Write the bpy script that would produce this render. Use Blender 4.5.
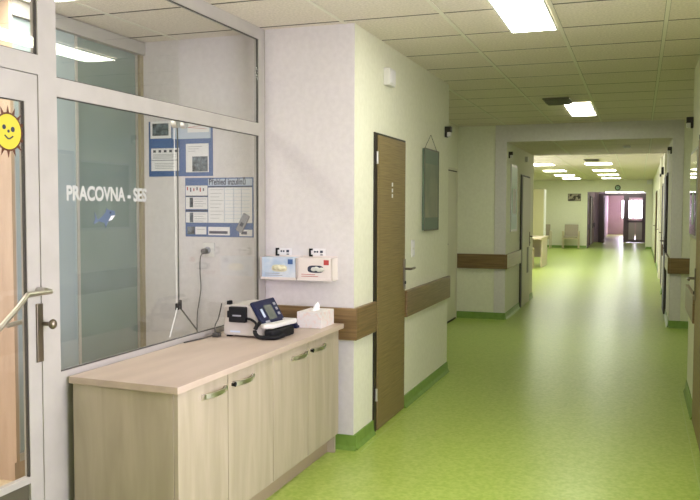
import bpy, bmesh, math, random
from mathutils import Vector, Matrix
random.seed(7)
for o in list(bpy.data.objects): bpy.data.objects.remove(o)
S = bpy.context.scene
COL = S.collection

# ------------------------------------------------------------------ camera
H = 1.470
YAW, PITCH, ROLL = -0.34205, -0.05096, 0.0028
fw = Vector((math.sin(YAW)*math.cos(PITCH), math.cos(YAW)*math.cos(PITCH), math.sin(PITCH)))
r0 = Vector((math.cos(YAW), -math.sin(YAW), 0)); u0 = r0.cross(fw)
r2 = math.cos(ROLL)*r0 + math.sin(ROLL)*u0; u2 = -math.sin(ROLL)*r0 + math.cos(ROLL)*u0
cd = bpy.data.cameras.new('camera'); cam = bpy.data.objects.new('camera', cd); COL.objects.link(cam)
cd.sensor_width = 36; cd.lens = 811.65/700*36; cd.clip_start = 0.05; cd.clip_end = 200
cam.matrix_world = Matrix(((r2.x, u2.x, -fw.x, 0), (r2.y, u2.y, -fw.y, 0), (r2.z, u2.z, -fw.z, H), (0, 0, 0, 1)))
S.camera = cam

# ------------------------------------------------------------------ world, exposure, big lights
w = bpy.data.worlds.new('world'); S.world = w; w.use_nodes = True
w.node_tree.nodes['Background'].inputs[0].default_value = (0.75, 0.8, 1.0, 1)
w.node_tree.nodes['Background'].inputs[1].default_value = 0.6
S.view_settings.view_transform = 'Standard'; S.view_settings.look = 'None'
S.view_settings.gamma = 1; S.view_settings.exposure = 0.25; S.view_settings.use_curve_mapping = False

def area(name, loc, rot, sx, sy, power, color):
    l = bpy.data.lights.new(name, 'AREA'); l.shape = 'RECTANGLE'; l.size = sx; l.size_y = sy
    l.energy = power; l.color = color
    o = bpy.data.objects.new(name, l); COL.objects.link(o); o.location = loc; o.rotation_euler = rot
    return o
R = math.radians
DAY = (0.84, 0.80, 1.0)
area('daylight_near_window', (0.36, 2.3, 1.35), (0, R(90), 0), 1.5, 1.7, 30, DAY)                # shines -X
area('daylight_office_window', (-5.3, 2.0, 1.5), (0, R(-90), 0), 1.5, 1.5, 50, (1.0, 0.93, 0.86)) # shines +X
area('added_lounge_daylight', (-4.1, 18.0, 1.5), (0, R(-90), 0), 1.5, 5.0, 40, (1.0, 0.98, 0.9))  # added light at an unseen window, brightens the lounge floor
area('daylight_corridor_end', (-0.4, 49.7, 1.5), (R(-90), 0, 0), 1.3, 1.0, 60, (0.80, 0.72, 1.0))
LAMP = 17.0

# ------------------------------------------------------------------ materials
def nodes(name):
    m = bpy.data.materials.new(name); m.use_nodes = True
    nt = m.node_tree; return m, nt, nt.nodes['Principled BSDF']
def mat(name, c, rough=0.6, metal=0.0, c2=None, scale=(8, 8, 8), detail=4, bump=0.0, bscale=60, spec=0.5, dist=0.0, lo=0.35, hi=0.65):
    m, nt, b = nodes(name)
    b.inputs['Roughness'].default_value = rough; b.inputs['Metallic'].default_value = metal
    b.inputs['Specular IOR Level'].default_value = spec
    b.inputs['Base Color'].default_value = (*c, 1)
    tc = nt.nodes.new('ShaderNodeTexCoord')
    if c2:
        mp = nt.nodes.new('ShaderNodeMapping'); mp.inputs['Scale'].default_value = scale
        no = nt.nodes.new('ShaderNodeTexNoise'); no.inputs['Scale'].default_value = 1; no.inputs['Detail'].default_value = detail
        no.inputs['Distortion'].default_value = dist
        cr = nt.nodes.new('ShaderNodeValToRGB')
        cr.color_ramp.elements[0].position = lo; cr.color_ramp.elements[0].color = (*c, 1)
        cr.color_ramp.elements[1].position = hi; cr.color_ramp.elements[1].color = (*c2, 1)
        nt.links.new(tc.outputs['Object'], mp.inputs[0]); nt.links.new(mp.outputs[0], no.inputs['Vector'])
        nt.links.new(no.outputs[0], cr.inputs[0]); nt.links.new(cr.outputs[0], b.inputs['Base Color'])
    if bump:
        n2 = nt.nodes.new('ShaderNodeTexNoise'); n2.inputs['Scale'].default_value = bscale; n2.inputs['Detail'].default_value = 3
        bp = nt.nodes.new('ShaderNodeBump'); bp.inputs['Strength'].default_value = bump; bp.inputs['Distance'].default_value = 0.01
        nt.links.new(tc.outputs['Object'], n2.inputs['Vector']); nt.links.new(n2.outputs[0], bp.inputs['Height'])
        nt.links.new(bp.outputs[0], b.inputs['Normal'])
    return m
def emit(name, c, s):
    m, nt, b = nodes(name); b.inputs['Base Color'].default_value = (0.8, 0.8, 0.8, 1)
    b.inputs['Emission Color'].default_value = (*c, 1); b.inputs['Emission Strength'].default_value = s
    return m
def glassmat(name, tint=(0.97, 0.985, 0.98), ior=1.5, rough=0.0):
    m = bpy.data.materials.new(name); m.use_nodes = True; nt = m.node_tree; nt.nodes.clear()
    out = nt.nodes.new('ShaderNodeOutputMaterial'); mx = nt.nodes.new('ShaderNodeMixShader')
    fr = nt.nodes.new('ShaderNodeFresnel'); fr.inputs[0].default_value = ior
    ge = nt.nodes.new('ShaderNodeNewGeometry'); mr = nt.nodes.new('ShaderNodeMapRange')
    mr.inputs['To Min'].default_value = ior; mr.inputs['To Max'].default_value = 1/ior
    nt.links.new(ge.outputs['Backfacing'], mr.inputs['Value']); nt.links.new(mr.outputs[0], fr.inputs[0])
    tr = nt.nodes.new('ShaderNodeBsdfTransparent'); tr.inputs[0].default_value = (*tint, 1)
    gl = nt.nodes.new('ShaderNodeBsdfGlossy'); gl.inputs['Roughness'].default_value = rough
    nt.links.new(fr.outputs[0], mx.inputs[0]); nt.links.new(tr.outputs[0], mx.inputs[1]); nt.links.new(gl.outputs[0], mx.inputs[2])
    nt.links.new(mx.outputs[0], out.inputs[0]); return m

M = {}
M['floor'] = mat('green_linoleum', (0.315, 0.445, 0.062), 0.30, c2=(0.44, 0.54, 0.13), scale=(45, 45, 45), detail=10, bump=0.04, bscale=25, spec=0.5)
M['skirt'] = mat('green_skirting', (0.15, 0.265, 0.04), 0.4, c2=(0.185, 0.31, 0.055), scale=(20, 20, 20))
M['weld'] = mat('pale_green_weld', (0.45, 0.55, 0.22), 0.4)
M['office_floor'] = mat('beige_office_floor', (0.50, 0.38, 0.22), 0.4, c2=(0.62, 0.50, 0.32), scale=(60, 60, 60), detail=6)
M['wall'] = mat('cream_wall_paint', (0.76, 0.75, 0.61), 0.75, c2=(0.80, 0.79, 0.65), scale=(30, 30, 30), bump=0.12, bscale=120, spec=0.2)
M['wall_white'] = mat('daylight_tinted_white_wall', (0.66, 0.62, 0.63), 0.75, c2=(0.70, 0.66, 0.67), scale=(30, 30, 30), bump=0.12, bscale=120, spec=0.2)  # white paint, with lavender daylight mixed into the colour for the pier face
M['wall_pink'] = mat('pink_wall_paint', (0.50, 0.37, 0.42), 0.75, c2=(0.54, 0.40, 0.45), scale=(20, 20, 20), spec=0.2)
M['tile'] = mat('mineral_ceiling_tile', (0.66, 0.59, 0.52), 0.9, c2=(0.80, 0.72, 0.64), scale=(70, 70, 70), detail=8, bump=0.3, bscale=160, spec=0.1)
M['tbar'] = mat('ceiling_t_bar', (0.74, 0.70, 0.60), 0.6)
M['void'] = mat('tile_reveal_shade', (0.09, 0.08, 0.06), 0.9)  # dark backing that stands in for the shade in the stepped tile reveals
M['band'] = mat('walnut_bumper_laminate', (0.135, 0.080, 0.032), 0.32, c2=(0.24, 0.15, 0.065), scale=(3, 3, 90), detail=6, dist=0.4)
M['doorwood'] = mat('brown_striped_door_laminate', (0.18, 0.125, 0.045), 0.5, c2=(0.26, 0.19, 0.080), scale=(4, 4, 170), detail=6, dist=0.3)
M['dark'] = mat('dark_brown_door_frame', (0.018, 0.011, 0.007), 0.5)
M['whitedoor'] = mat('cream_door_paint', (0.66, 0.63, 0.50), 0.5)
M['frame'] = mat('grey_beige_aluminium_frame', (0.43, 0.405, 0.375), 0.45, c2=(0.46, 0.435, 0.405), scale=(10, 10, 10), spec=0.5)
M['gasket'] = mat('dark_rubber_gasket', (0.05, 0.045, 0.04), 0.6)
M['glass'] = glassmat('clear_glass')
M['teal'] = mat('frosted_teal_glass', (0.25, 0.305, 0.285), 0.16, c2=(0.27, 0.325, 0.305), scale=(5, 5, 5), spec=0.5)
M['teal_light'] = mat('pale_frosted_glass', (0.38, 0.44, 0.46), 0.16, spec=0.5)
M['wardrobe'] = mat('peach_wood_panel', (0.42, 0.30, 0.21), 0.55, c2=(0.49, 0.36, 0.26), scale=(20, 20, 2), detail=5)
M['alu'] = mat('brushed_aluminium', (0.55, 0.54, 0.52), 0.35, metal=0.6)
M['kick'] = mat('olive_grey_kick_panel', (0.09, 0.08, 0.055), 0.5)
M['top'] = mat('pale_beige_worktop_laminate', (0.46, 0.36, 0.295), 0.38, c2=(0.54, 0.43, 0.355), scale=(9, 2, 9), detail=6)
M['edge'] = mat('beige_worktop_edge', (0.36, 0.28, 0.19), 0.5)
M['birch'] = mat('pale_birch_cabinet_laminate', (0.375, 0.315, 0.23), 0.42, c2=(0.455, 0.385, 0.295), scale=(14, 14, 1.8), detail=7, dist=0.5)
M['chrome'] = mat('polished_chrome', (0.75, 0.73, 0.70), 0.28, metal=1.0)
M['steel'] = mat('satin_steel', (0.55, 0.53, 0.47), 0.3, metal=1.0)
M['bronze'] = mat('dark_bronze_metal', (0.20, 0.17, 0.13), 0.35, metal=0.9)
M['greybody'] = mat('warm_grey_plastic', (0.50, 0.46, 0.43), 0.45)
M['khaki'] = mat('khaki_post', (0.36, 0.31, 0.22), 0.5)
M['black'] = mat('black_plastic', (0.005, 0.005, 0.007), 0.6, spec=0.25)
M['white'] = mat('white_plastic', (0.72, 0.70, 0.68), 0.4)
M['paper'] = mat('white_paper', (0.78, 0.76, 0.78), 0.7)
M['bluegrey_paper'] = mat('pale_blue_paper', (0.48, 0.55, 0.68), 0.7)
M['blue'] = mat('blue_poster_print', (0.045, 0.105, 0.29), 0.5, c2=(0.055, 0.125, 0.33), scale=(6, 6, 6))
M['navy'] = mat('navy_plastic', (0.006, 0.010, 0.045), 0.5, spec=0.3)
M['photo_dark'] = mat('dark_photo_print', (0.01, 0.014, 0.025), 0.5, c2=(0.16, 0.2, 0.24), scale=(25, 25, 25), detail=3)
M['ink'] = mat('dark_ink', (0.03, 0.035, 0.07), 0.6)
M['ink_grey'] = mat('grey_ink', (0.30, 0.30, 0.34), 0.6)
M['red_ink'] = mat('red_ink', (0.45, 0.05, 0.05), 0.6)
M['screen'] = mat('grey_lcd_screen', (0.10, 0.115, 0.095), 0.2)
M['lampglass'] = emit('fluorescent_diffuser', (0.98, 1.0, 0.84), LAMP)
M['farlamp'] = emit('lounge_fluorescent_diffuser', (0.98, 1.0, 0.86), 14.0)
M['window_glow'] = emit('overcast_daylight', (0.92, 0.86, 1.0), 6.0)
M['window_far'] = emit('bright_violet_daylight', (0.90, 0.84, 1.0), 13.0)
M['sun'] = mat('yellow_sticker_print', (0.62, 0.54, 0.05), 0.4)
M['brown_sticker'] = mat('brown_sticker_print', (0.10, 0.028, 0.012), 0.4)
M['fish'] = mat('blue_grey_sticker_print', (0.10, 0.14, 0.22), 0.4)
M['letter'] = mat('white_vinyl_lettering', (0.46, 0.47, 0.45), 0.5)
M['cardblue'] = mat('pale_blue_carton', (0.42, 0.53, 0.70), 0.6, c2=(0.66, 0.70, 0.78), scale=(14, 14, 14))
M['cardwhite'] = mat('white_carton', (0.74, 0.66, 0.64), 0.6)
M['glove'] = mat('cream_latex', (0.72, 0.68, 0.50), 0.5)
M['glovepic'] = mat('grey_glove', (0.6, 0.6, 0.57), 0.5)
M['tissue'] = mat('white_tissue', (0.85, 0.84, 0.85), 0.8)
M['floral'] = mat('pastel_floral_carton', (0.74, 0.70, 0.70), 0.6, c2=(0.76, 0.60, 0.57), scale=(45, 45, 45), lo=0.5, hi=0.7)
M['cable'] = mat('dark_grey_cable', (0.06, 0.055, 0.05), 0.5)
M['cord'] = mat('white_cord', (0.75, 0.72, 0.72), 0.6)
M['art'] = mat('green_grey_art_print', (0.15, 0.18, 0.12), 0.5, c2=(0.29, 0.28, 0.18), scale=(5, 3, 3), detail=5)
M['art_border'] = mat('dark_teal_mount', (0.12, 0.17, 0.12), 0.5)
M['board'] = mat('pale_green_notice_sheet', (0.28, 0.42, 0.30), 0.35)
M['gloss_board'] = mat('glossy_dark_green_notice_glass', (0.16, 0.20, 0.12), 0.05, spec=0.8)
M['yellowcab'] = mat('pale_yellow_cabinet', (0.60, 0.55, 0.34), 0.5)
M['desk'] = mat('pale_beech_desk', (0.58, 0.49, 0.34), 0.5)
M['fabric'] = mat('beige_chair_vinyl', (0.34, 0.29, 0.22), 0.6)
M['mauve'] = mat('mauve_door_panel', (0.42, 0.36, 0.38), 0.4)
M['darkmauve'] = mat('dark_mauve_frame', (0.13, 0.09, 0.12), 0.4)
M['collage'] = mat('brown_collage_print', (0.05, 0.035, 0.03), 0.6, c2=(0.36, 0.30, 0.24), scale=(9, 9, 9), detail=2, lo=0.45, hi=0.55)
M['vent'] = mat('grey_metal_grille', (0.13, 0.12, 0.09), 0.5)

# ------------------------------------------------------------------ mesh helpers
class B:
    """collects shapes (world coordinates) into one mesh"""
    def __init__(s): s.bm = bmesh.new()
    def box(s, x0, x1, y0, y1, z0, z1, bev=0.0, seg=2, rot=None):
        r = bmesh.ops.create_cube(s.bm, size=1); vs = r['verts']
        for v in vs: v.co = Vector(((x0+x1)/2+v.co.x*(x1-x0), (y0+y1)/2+v.co.y*(y1-y0), (z0+z1)/2+v.co.z*(z1-z0)))
        if rot:
            c, ax, an = rot; m = Matrix.Rotation(an, 3, ax); c = Vector(c)
            for v in vs: v.co = c + m @ (v.co-c)
        if bev:
            es = list({e for v in vs for e in v.link_edges})
            bmesh.ops.bevel(s.bm, geom=es, offset=bev, segments=seg, affect='EDGES', profile=0.5)
        return s
    def prism(s, pts, axis, a0, a1, bev=0.0):
        """pts 2-D outline in the two other axes (in xyz order), extruded along axis from a0 to a1"""
        def P(p, a):
            return Vector((a, p[0], p[1])) if axis == 'X' else Vector((p[0], a, p[1])) if axis == 'Y' else Vector((p[0], p[1], a))
        v0 = [s.bm.verts.new(P(p, a0)) for p in pts]; v1 = [s.bm.verts.new(P(p, a1)) for p in pts]
        fs = [s.bm.faces.new(v0), s.bm.faces.new(v1)]
        n = len(pts)
        for i in range(n): fs.append(s.bm.faces.new((v0[i], v0[(i+1) % n], v1[(i+1) % n], v1[i])))
        if bev:
            es = list({e for f in fs for e in f.edges})
            bmesh.ops.bevel(s.bm, geom=es, offset=bev, segments=2, affect='EDGES', profile=0.5)
        return s
    def cyl(s, a, b, r, r2_=None, n=20):
        a = Vector(a); b = Vector(b); d = b-a
        m = Matrix.Translation((a+b)/2) @ d.to_track_quat('Z', 'Y').to_matrix().to_4x4()
        bmesh.ops.create_cone(s.bm, cap_ends=True, segments=n, radius1=r, radius2=r if r2_ is None else r2_, depth=d.length, matrix=m)
        return s
    def tube(s, pts, r, n=10, smooth=True):
        P = [Vector(p) for p in pts]
        if smooth and len(P) > 2:
            Q = []
            for i in range(len(P)-1):
                p0 = P[max(i-1, 0)]; p1 = P[i]; p2 = P[i+1]; p3 = P[min(i+2, len(P)-1)]
                for k in range(6):
                    t = k/6
                    Q.append(0.5*((2*p1)+(p2-p0)*t+(2*p0-5*p1+4*p2-p3)*t*t+(3*p1-p0-3*p2+p3)*t**3))
            Q.append(P[-1]); P = Q
        rings = []; up = Vector((0.13, 0.21, 0.97))
        for i, p in enumerate(P):
            d = (P[min(i+1, len(P)-1)]-P[max(i-1, 0)]).normalized()
            x = d.cross(up)
            if x.length < 1e-3: x = d.cross(Vector((1, 0, 0)))
            x.normalize(); y = d.cross(x).normalized()
            rings.append([s.bm.verts.new(p+r*(math.cos(2*math.pi*k/n)*x+math.sin(2*math.pi*k/n)*y)) for k in range(n)])
        for i in range(len(rings)-1):
            for k in range(n):
                s.bm.faces.new((rings[i][k], rings[i][(k+1) % n], rings[i+1][(k+1) % n], rings[i+1][k]))
        s.bm.faces.new(rings[0]); s.bm.faces.new(rings[-1])
        return s
    def ball(s, c, sx, sy, sz, n=16):
        bmesh.ops.create_uvsphere(s.bm, u_segments=n, v_segments=n//2+2, radius=1, matrix=Matrix.Translation(c) @ Matrix.Diagonal((sx, sy, sz, 1)))
        return s
    def build(s, name, m, parent=None, smooth=False):
        bm = s.bm
        bmesh.ops.recalc_face_normals(bm, faces=bm.faces)
        org = Vector((0, 0, 0)); q = parent
        while q is not None: org += q.location; q = q.parent
        me = bpy.data.meshes.new(name); o = bpy.data.objects.new(name, me)
        if parent is None and bm.verts:      # origin at base centre
            xs = [v.co for v in bm.verts]
            org = Vector(((min(v.x for v in xs)+max(v.x for v in xs))/2, (min(v.y for v in xs)+max(v.y for v in xs))/2, min(v.z for v in xs)))
            o.location = org
        bmesh.ops.translate(bm, verts=bm.verts, vec=-org)
        if smooth:
            for f in bm.faces: f.smooth = True
        bm.to_mesh(me); bm.free(); me.materials.append(M[m])
        if smooth: me.set_sharp_from_angle(angle=R(40))
        COL.objects.link(o); o.parent = parent
        return o

def tag(o, label, cat, group=None):
    o['label'] = label; o['category'] = cat
    if group: o['group'] = group
    return o
def empty(name, loc, label=None, cat=None, group=None):
    o = bpy.data.objects.new(name, None); COL.objects.link(o); o.location = loc; o.empty_display_size = 0.1
    if label: tag(o, label, cat, group)
    return o
def struct(o): o['kind'] = 'structure'; return o
def sroot(name, loc): return struct(empty(name, loc))
def sbox(name, m, *a, **k): return struct(B().box(*a, **k).build(name, m))
def dup(root, loc, rotz=0, label=None, group=None):
    r = root.copy(); COL.objects.link(r); r.location = loc; r.rotation_euler = (0, 0, rotz)
    if label: r['label'] = label
    if group: r['group'] = group
    for ch in list(root.children):
        c = ch.copy(); COL.objects.link(c); c.parent = r
        for g in list(ch.children):
            d = g.copy(); COL.objects.link(d); d.parent = c
    return r
def text(name, s, m, parent, origin, ux, uz, size, thick=0.001, bold=0.0, align='LEFT', xs=1.0):
    """flat lettering standing on a vertical surface: ux = reading direction, uz = up"""
    cu = bpy.data.curves.new(name, 'FONT'); cu.body = s; cu.size = size; cu.extrude = thick/2; cu.offset = bold; cu.align_x = align
    t = bpy.data.objects.new(name+'_c', cu); COL.objects.link(t)
    bpy.context.view_layer.update()
    me = bpy.data.meshes.new_from_object(t.evaluated_get(bpy.context.evaluated_depsgraph_get()))
    bpy.data.objects.remove(t); bpy.data.curves.remove(cu)
    ux = Vector(ux).normalized(); uz = Vector(uz).normalized(); un = ux.cross(uz)
    org = Vector((0, 0, 0)); q = parent
    while q is not None: org += q.location; q = q.parent
    for v in me.vertices: v.co = Vector(origin)+ux*v.co.x*xs+uz*v.co.y+un*v.co.z-(org if parent else Vector(origin))
    me.materials.clear(); me.materials.append(M[m])
    o = bpy.data.objects.new(name, me); COL.objects.link(o); o.parent = parent
    if not parent: o.location = origin
    return o

# ------------------------------------------------------------------ key planes
CEIL = 2.572; XL = -1.617; XR = 0.389; YB = 4.616; YI = 4.70; G = -2.205
YE = 7.16; XRECL = -2.31; XRECR = 1.0; YF = 10.81; XPL = -1.66; XPR = 0.37; YP2 = 13.7
YEND = 32.0; XLNG = -4.25; BACK = -3.0

# ------------------------------------------------------------------ floors
f = B().prism([(G-0.03, BACK), (1.2, BACK), (1.2, 52), (-4.5, 52), (-4.5, 4.78), (G-0.03, 4.78)], 'Z', -0.1, 0.0).build('floor', 'floor'); struct(f)
struct(B().box(-5.6, G-0.031, -0.1, 4.779, -0.1, 0.0).build('floor', 'office_floor'))

# ------------------------------------------------------------------ ceilings
GX, GY = -1.0745, 5.148
def ceiling(x0, x1, y0, y1, z, name='ceiling', holes=()):
    b = B(); g = 0.013
    k0 = math.floor((x0-GX)/0.6); k1 = math.ceil((x1-GX)/0.6)
    j0 = math.floor((y0-GY)/0.6); j1 = math.ceil((y1-GY)/0.6)
    for k in range(k0, k1):
        for j in range(j0, j1):
            a0 = max(GX+.6*k+g, x0); a1 = min(GX+.6*(k+1)-g, x1); c0 = max(GY+.6*j+g, y0); c1 = min(GY+.6*(j+1)-g, y1)
            if a1-a0 < 0.02 or c1-c0 < 0.02: continue
            dz = random.uniform(0, 0.001)
            b.box(a0, a1, c0, c1, z+dz, z+0.002)
    c = struct(b.build(name, 'tile'))
    s = struct(B().box(x0, x1, y0, y1, z+0.0022, z+0.08).build(name, 'void'))
    t = B()
    for k in range(k0, k1+1):
        xx = GX+.6*k
        if x0+0.02 < xx < x1-0.02: t.box(xx-0.011, xx+0.011, y0, y1, z-0.003, z+0.0021)
    struct(t.build('trim_1', 'tbar'))
    return c
ceiling(-5.5, 1.15, BACK, YF, CEIL)
ceiling(-2.0, 0.75, YF+0.02, YP2, 2.352)
ceiling(XLNG, 1.0, YP2, YEND, CEIL)
sbox('ceiling', 'wall', -2.6, 0.9, YEND+0.15, 51, 2.36, 2.45)

# ------------------------------------------------------------------ walls
# left: block that carries the brown door, with the recess behind it
struct(B().prism([(G-0.04, YB), (XL, YB), (XL, YE), (XRECL, YE), (XRECL, YF-0.001), (-2.7, YF-0.001), (-2.7, 4.85), (-5.6, 4.85), (-5.6, YI), (G-0.04, YI)], 'Z', 0, CEIL+0.02).build('wall_left', 'wall'))
# pier face towards the camera, its lavender daylight tint put into the colour
sbox('wall_pier', 'wall_white', G+0.001, XL, YB-0.006, YB-0.0005, 0, CEIL)
sbox('wall_office', 'wall_white', -3.14, G-0.045, YI-0.006, YI-0.0005, 0, CEIL)
# portal
struct(B().prism([(-3.4, YF), (XPL, YF), (XPL, YP2), (-4.4, YP2), (-4.4, YP2-0.2), (-3.4, YP2-0.2)], 'Z', 0, CEIL+0.02).build('wall_left', 'wall'))
struct(B().prism([(XPR, YF), (1.15, YF), (1.15, 13.05), (XPR, 13.05)], 'Z', 0, CEIL+0.02).build('wall_right', 'wall'))
struct(B().box(XPL-0.15, XPL, YF-0.012, YF-0.0005, 0, 2.352, bev=0.003).box(XPR, XPR+0.13, YF-0.012, YF-0.0005, 0, 2.352, bev=0.003).build('trim_2', 'wall_white'))
struct(B().box(XPL-0.15, XPR+0.13, YF-0.012, YF+0.02, 2.352, CEIL-0.001).build('wall_lintel', 'wall_white'))
sbox('wall_lintel', 'wall', XPL, XPR, YP2-0.1, YP2, 2.44, CEIL+0.05)
# right near wall and recess
struct(B().prism([(XR, 3.2), (1.2, 3.2), (1.2, YF-0.001), (XRECR, YF-0.001), (XRECR, 7.05), (XR, 7.05)], 'Z', 0, CEIL+0.02).build('wall_right', 'wall'))
struct(B().box(XR, XR+0.2, BACK, 1.4, 0, CEIL+0.02).box(XR, XR+0.2, 1.4, 3.2, 0, 0.55).box(XR, XR+0.2, 1.4, 3.2, 2.15, CEIL+0.02).build('wall_right', 'wall'))
# right wall beyond the portal with pilasters
struct(B().prism([(0.62, 13.05), (1.15, 13.05), (1.15, YEND), (0.45, YEND), (0.45, 18.9), (0.40, 18.9), (0.40, 18.4), (0.45, 18.4), (0.45, 15.5), (0.395, 15.5), (0.395, 15.0), (0.62, 15.0)], 'Z', 0, CEIL+0.02).build('wall_right', 'wall'))
# lounge left wall with an added window opening, end wall with opening
wl = B()
wl.box(XLNG-0.15, XLNG, YP2, YEND, 0, 0.75).box(XLNG-0.15, XLNG, YP2, YEND, 2.25, CEIL).box(XLNG-0.15, XLNG, YP2, 15.5, 0.75, 2.25).box(XLNG-0.15, XLNG, 20.5, YEND, 0.75, 2.25)
struct(wl.build('wall_left', 'wall'))
we = B().box(XLNG-0.15, -1.86, YEND, YEND+0.15, 0, CEIL).box(0.22, 1.15, YEND, YEND+0.15, 0, CEIL).box(-1.86, 0.22, YEND, YEND+0.15, 2.12, CEIL)
struct(we.build('wall_end', 'wall'))
# rear wall behind the camera, with its window
wr = B().box(-5.6, 1.2, BACK-0.15, BACK, 0, CEIL)
struct(wr.build('wall_rear', 'wall'))
# wall of the neighbouring room, from the glazed door towards the rear
sbox('wall_left', 'wall', G-0.07, G, BACK, 1.46, 0, CEIL)
# office shell
wo = B().box(-5.6, -5.45, -0.1, 1.2, 0, CEIL).box(-5.6, -5.45, 2.8, 4.7, 0, CEIL).box(-5.6, -5.45, 1.2, 2.8, 0, 0.75).box(-5.6, -5.45, 1.2, 2.8, 2.25, CEIL).box(-5.45, G-0.075, -0.15, 0, 0, CEIL)
struct(wo.build('wall_office', 'wall_white'))
# corridor beyond the end wall
sbox('wall_left', 'wall_pink', -2.1, -1.90, YEND+0.15, 37.9, 0, 2.36)
sbox('wall_left', 'wall_pink', -2.1, -1.72, 38.1, 51, 0, 2.36)
sbox('wall_right', 'wall_pink', 0.34, 0.6, YEND+0.15, 51, 0, 2.36)
wf = B().box(-2.1, -1.02, 50.0, 50.15, 0, 2.36).box(-1.02, 0.34, 50.0, 50.15, 0, 0.92).box(-1.02, 0.34, 50.0, 50.15, 2.05, 2.36)
struct(wf.build('wall_far', 'wall_pink'))

# windows (daylight panes)
def window(n, axis, a0, a1, z0, z1, at, inward, glow='window_glow', bars=2):
    r = sroot('window_%d' % n, ((a0+a1)/2 if axis == 'Y' else at, at if axis == 'Y' else (a0+a1)/2, z0))
    fr = B(); t = 0.06
    def bx(b, u0, u1, v0, v1, d0, d1):
        if axis == 'Y': b.box(u0, u1, min(at+d0*inward, at+d1*inward), max(at+d0*inward, at+d1*inward), v0, v1)
        else: b.box(min(at+d0*inward, at+d1*inward), max(at+d0*inward, at+d1*inward), u0, u1, v0, v1)
    bx(fr, a0, a1, z0, z0+t, -0.05, 0.0); bx(fr, a0, a1, z1-t, z1, -0.05, 0.0)
    for k in range(bars+1):
        c = a0+(a1-a0)*k/bars; c = min(max(c, a0+t/2), a1-t/2); bx(fr, c-t/2, c+t/2, z0+t, z1-t, -0.05, 0.0)
    fr.build('window_frame', 'frame', r)
    p = B(); bx(p, a0+t, a1-t, z0+t, z1-t, -0.045, -0.035); p.build('pane', glow, r)
    return r
window(1, 'X', 1.4, 3.2, 0.55, 2.15, XR+0.04, -1)
window(2, 'X', 1.2, 2.8, 0.75, 2.25, -5.45, 1)
window(3, 'X', 15.5, 20.5, 0.75, 2.25, XLNG, 1, bars=4)  # added window, out of view, put in to light the lounge
window(4, 'Y', -1.02, 0.34, 0.92, 2.05, 50.0, -1, glow='window_far', bars=2)

# ------------------------------------------------------------------ skirting and weld seams
def base_run(n, segs, z=0.09, t=0.012):
    b = B(); 
    for (x0, y0, x1, y1, nx, ny) in segs:
        if nx: b.prism([(0, 0)], 'Y', 0, 0) if False else b.prism([(x0, 0), (x0, z), (x0+nx*t*0.6, z), (x0+nx*t, z*0.3), (x0+nx*t*2.2, 0.001), (x0+nx*t*2.2, 0)], 'Y', y0, y1)
        else: b.prism([(y0, 0), (y0, z), (y0+ny*t*0.6, z), (y0+ny*t, z*0.3), (y0+ny*t*2.2, 0.001), (y0+ny*t*2.2, 0)], 'X', x0, x1)
    return struct(b.build(n, 'skirt'))
base_run('baseboard_left', [(XL, YB, XL, 4.985, 1, 0), (XL, 5.715, XL, YE, 1, 0), (XL-0.14, YB-0.006, XL+0.02, YB-0.006, 0, -1), (XRECL, YF-0.013, XPL, YF-0.013, 0, -1), (XRECL, YE, XRECL, 9.7, 1, 0),
    (XPL, YF-0.013, XPL, 12.13, 1, 0), (XPL, 13.17, XPL, YP2, 1, 0)])
base_run('baseboard_right', [(XR, BACK, XR, 5.05, -1, 0), (XR, 6.10, XR, 7.05, -1, 0), (XPR, YF-0.013, XRECR, YF-0.013, 0, -1), (XPR, YF, XPR, 12.03, -1, 0), (0.395, 15.0, 0.62, 15.0, 0, -1), (0.395, 15.0, 0.395, 15.5, -1, 0), (0.45, 20.4, 0.45, YEND, -1, 0)])
base_run('baseboard_end', [(XLNG, YEND, -1.87, YEND, 0, -1), (0.23, YEND, 0.45, YEND, 0, -1)])
wd = B()
def seam(x0, y0, x1, y1): wd.box(min(x0, x1)-0.0025, max(x0, x1)+0.0025, min(y0, y1)-0.0025, max(y0, y1)+0.0025, 0, 0.0012)
seam(XL+0.06, YB-0.03, XL+0.06, YE); seam(XR-0.06, BACK, XR-0.06, 7.05); seam(XPL+0.06, YF-0.07, XPL+0.06, YP2)
seam(XRECL, YF-0.07, XPL+0.06, YF-0.07); seam(XPR-0.06, YF-0.07, XPR-0.06, 13.05); seam(XPR-0.06, YF-0.07, XRECR, YF-0.07)
struct(wd.build('trim_3', 'weld'))

# ------------------------------------------------------------------ wall bumper bands
def band(n, *boxes):
    b = B()
    for q in boxes: b.box(*q, 0.675, 0.870, bev=0.004)
    o = b.build('bumper_rail', 'band'); return o
tag(band(1, (XL-0.51, XL+0.028, YB-0.034, YB-0.007), (XL+0.0005, XL+0.028, YB-0.007, 4.985)), 'brown wall bumper rail behind the worktop, wrapping the corner towards the door', 'bumper rail')
tag(band(2, (XL+0.0005, XL+0.028, 5.715, YE)), 'brown wall bumper rail under the hanging picture, from brown door to wall corner', 'bumper rail')
tag(band(3, (XRECL+0.001, XPL, YF-0.04, YF-0.013), (XPL+0.0005, XPL+0.028, YF-0.04, 12.13)), 'brown wall bumper rail wrapping the left pier of the corridor portal', 'bumper rail')
tag(band(4, (XPR, XRECR-0.001, YF-0.04, YF-0.013), (XPR-0.028, XPR-0.0005, YF-0.04, 12.03)), 'short brown wall bumper rail on the right pier of the corridor portal', 'bumper rail')
tag(band(5, (XR-0.028, XR-0.0005, 6.10, 7.05)), 'brown wall bumper rail on the near right wall under the glossy notice board', 'bumper rail')
tag(band(6, (0.37, 0.619, 14.96, 14.999)), 'small brown bumper rail piece on the far right pilaster, beyond the portal', 'bumper rail')

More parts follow.
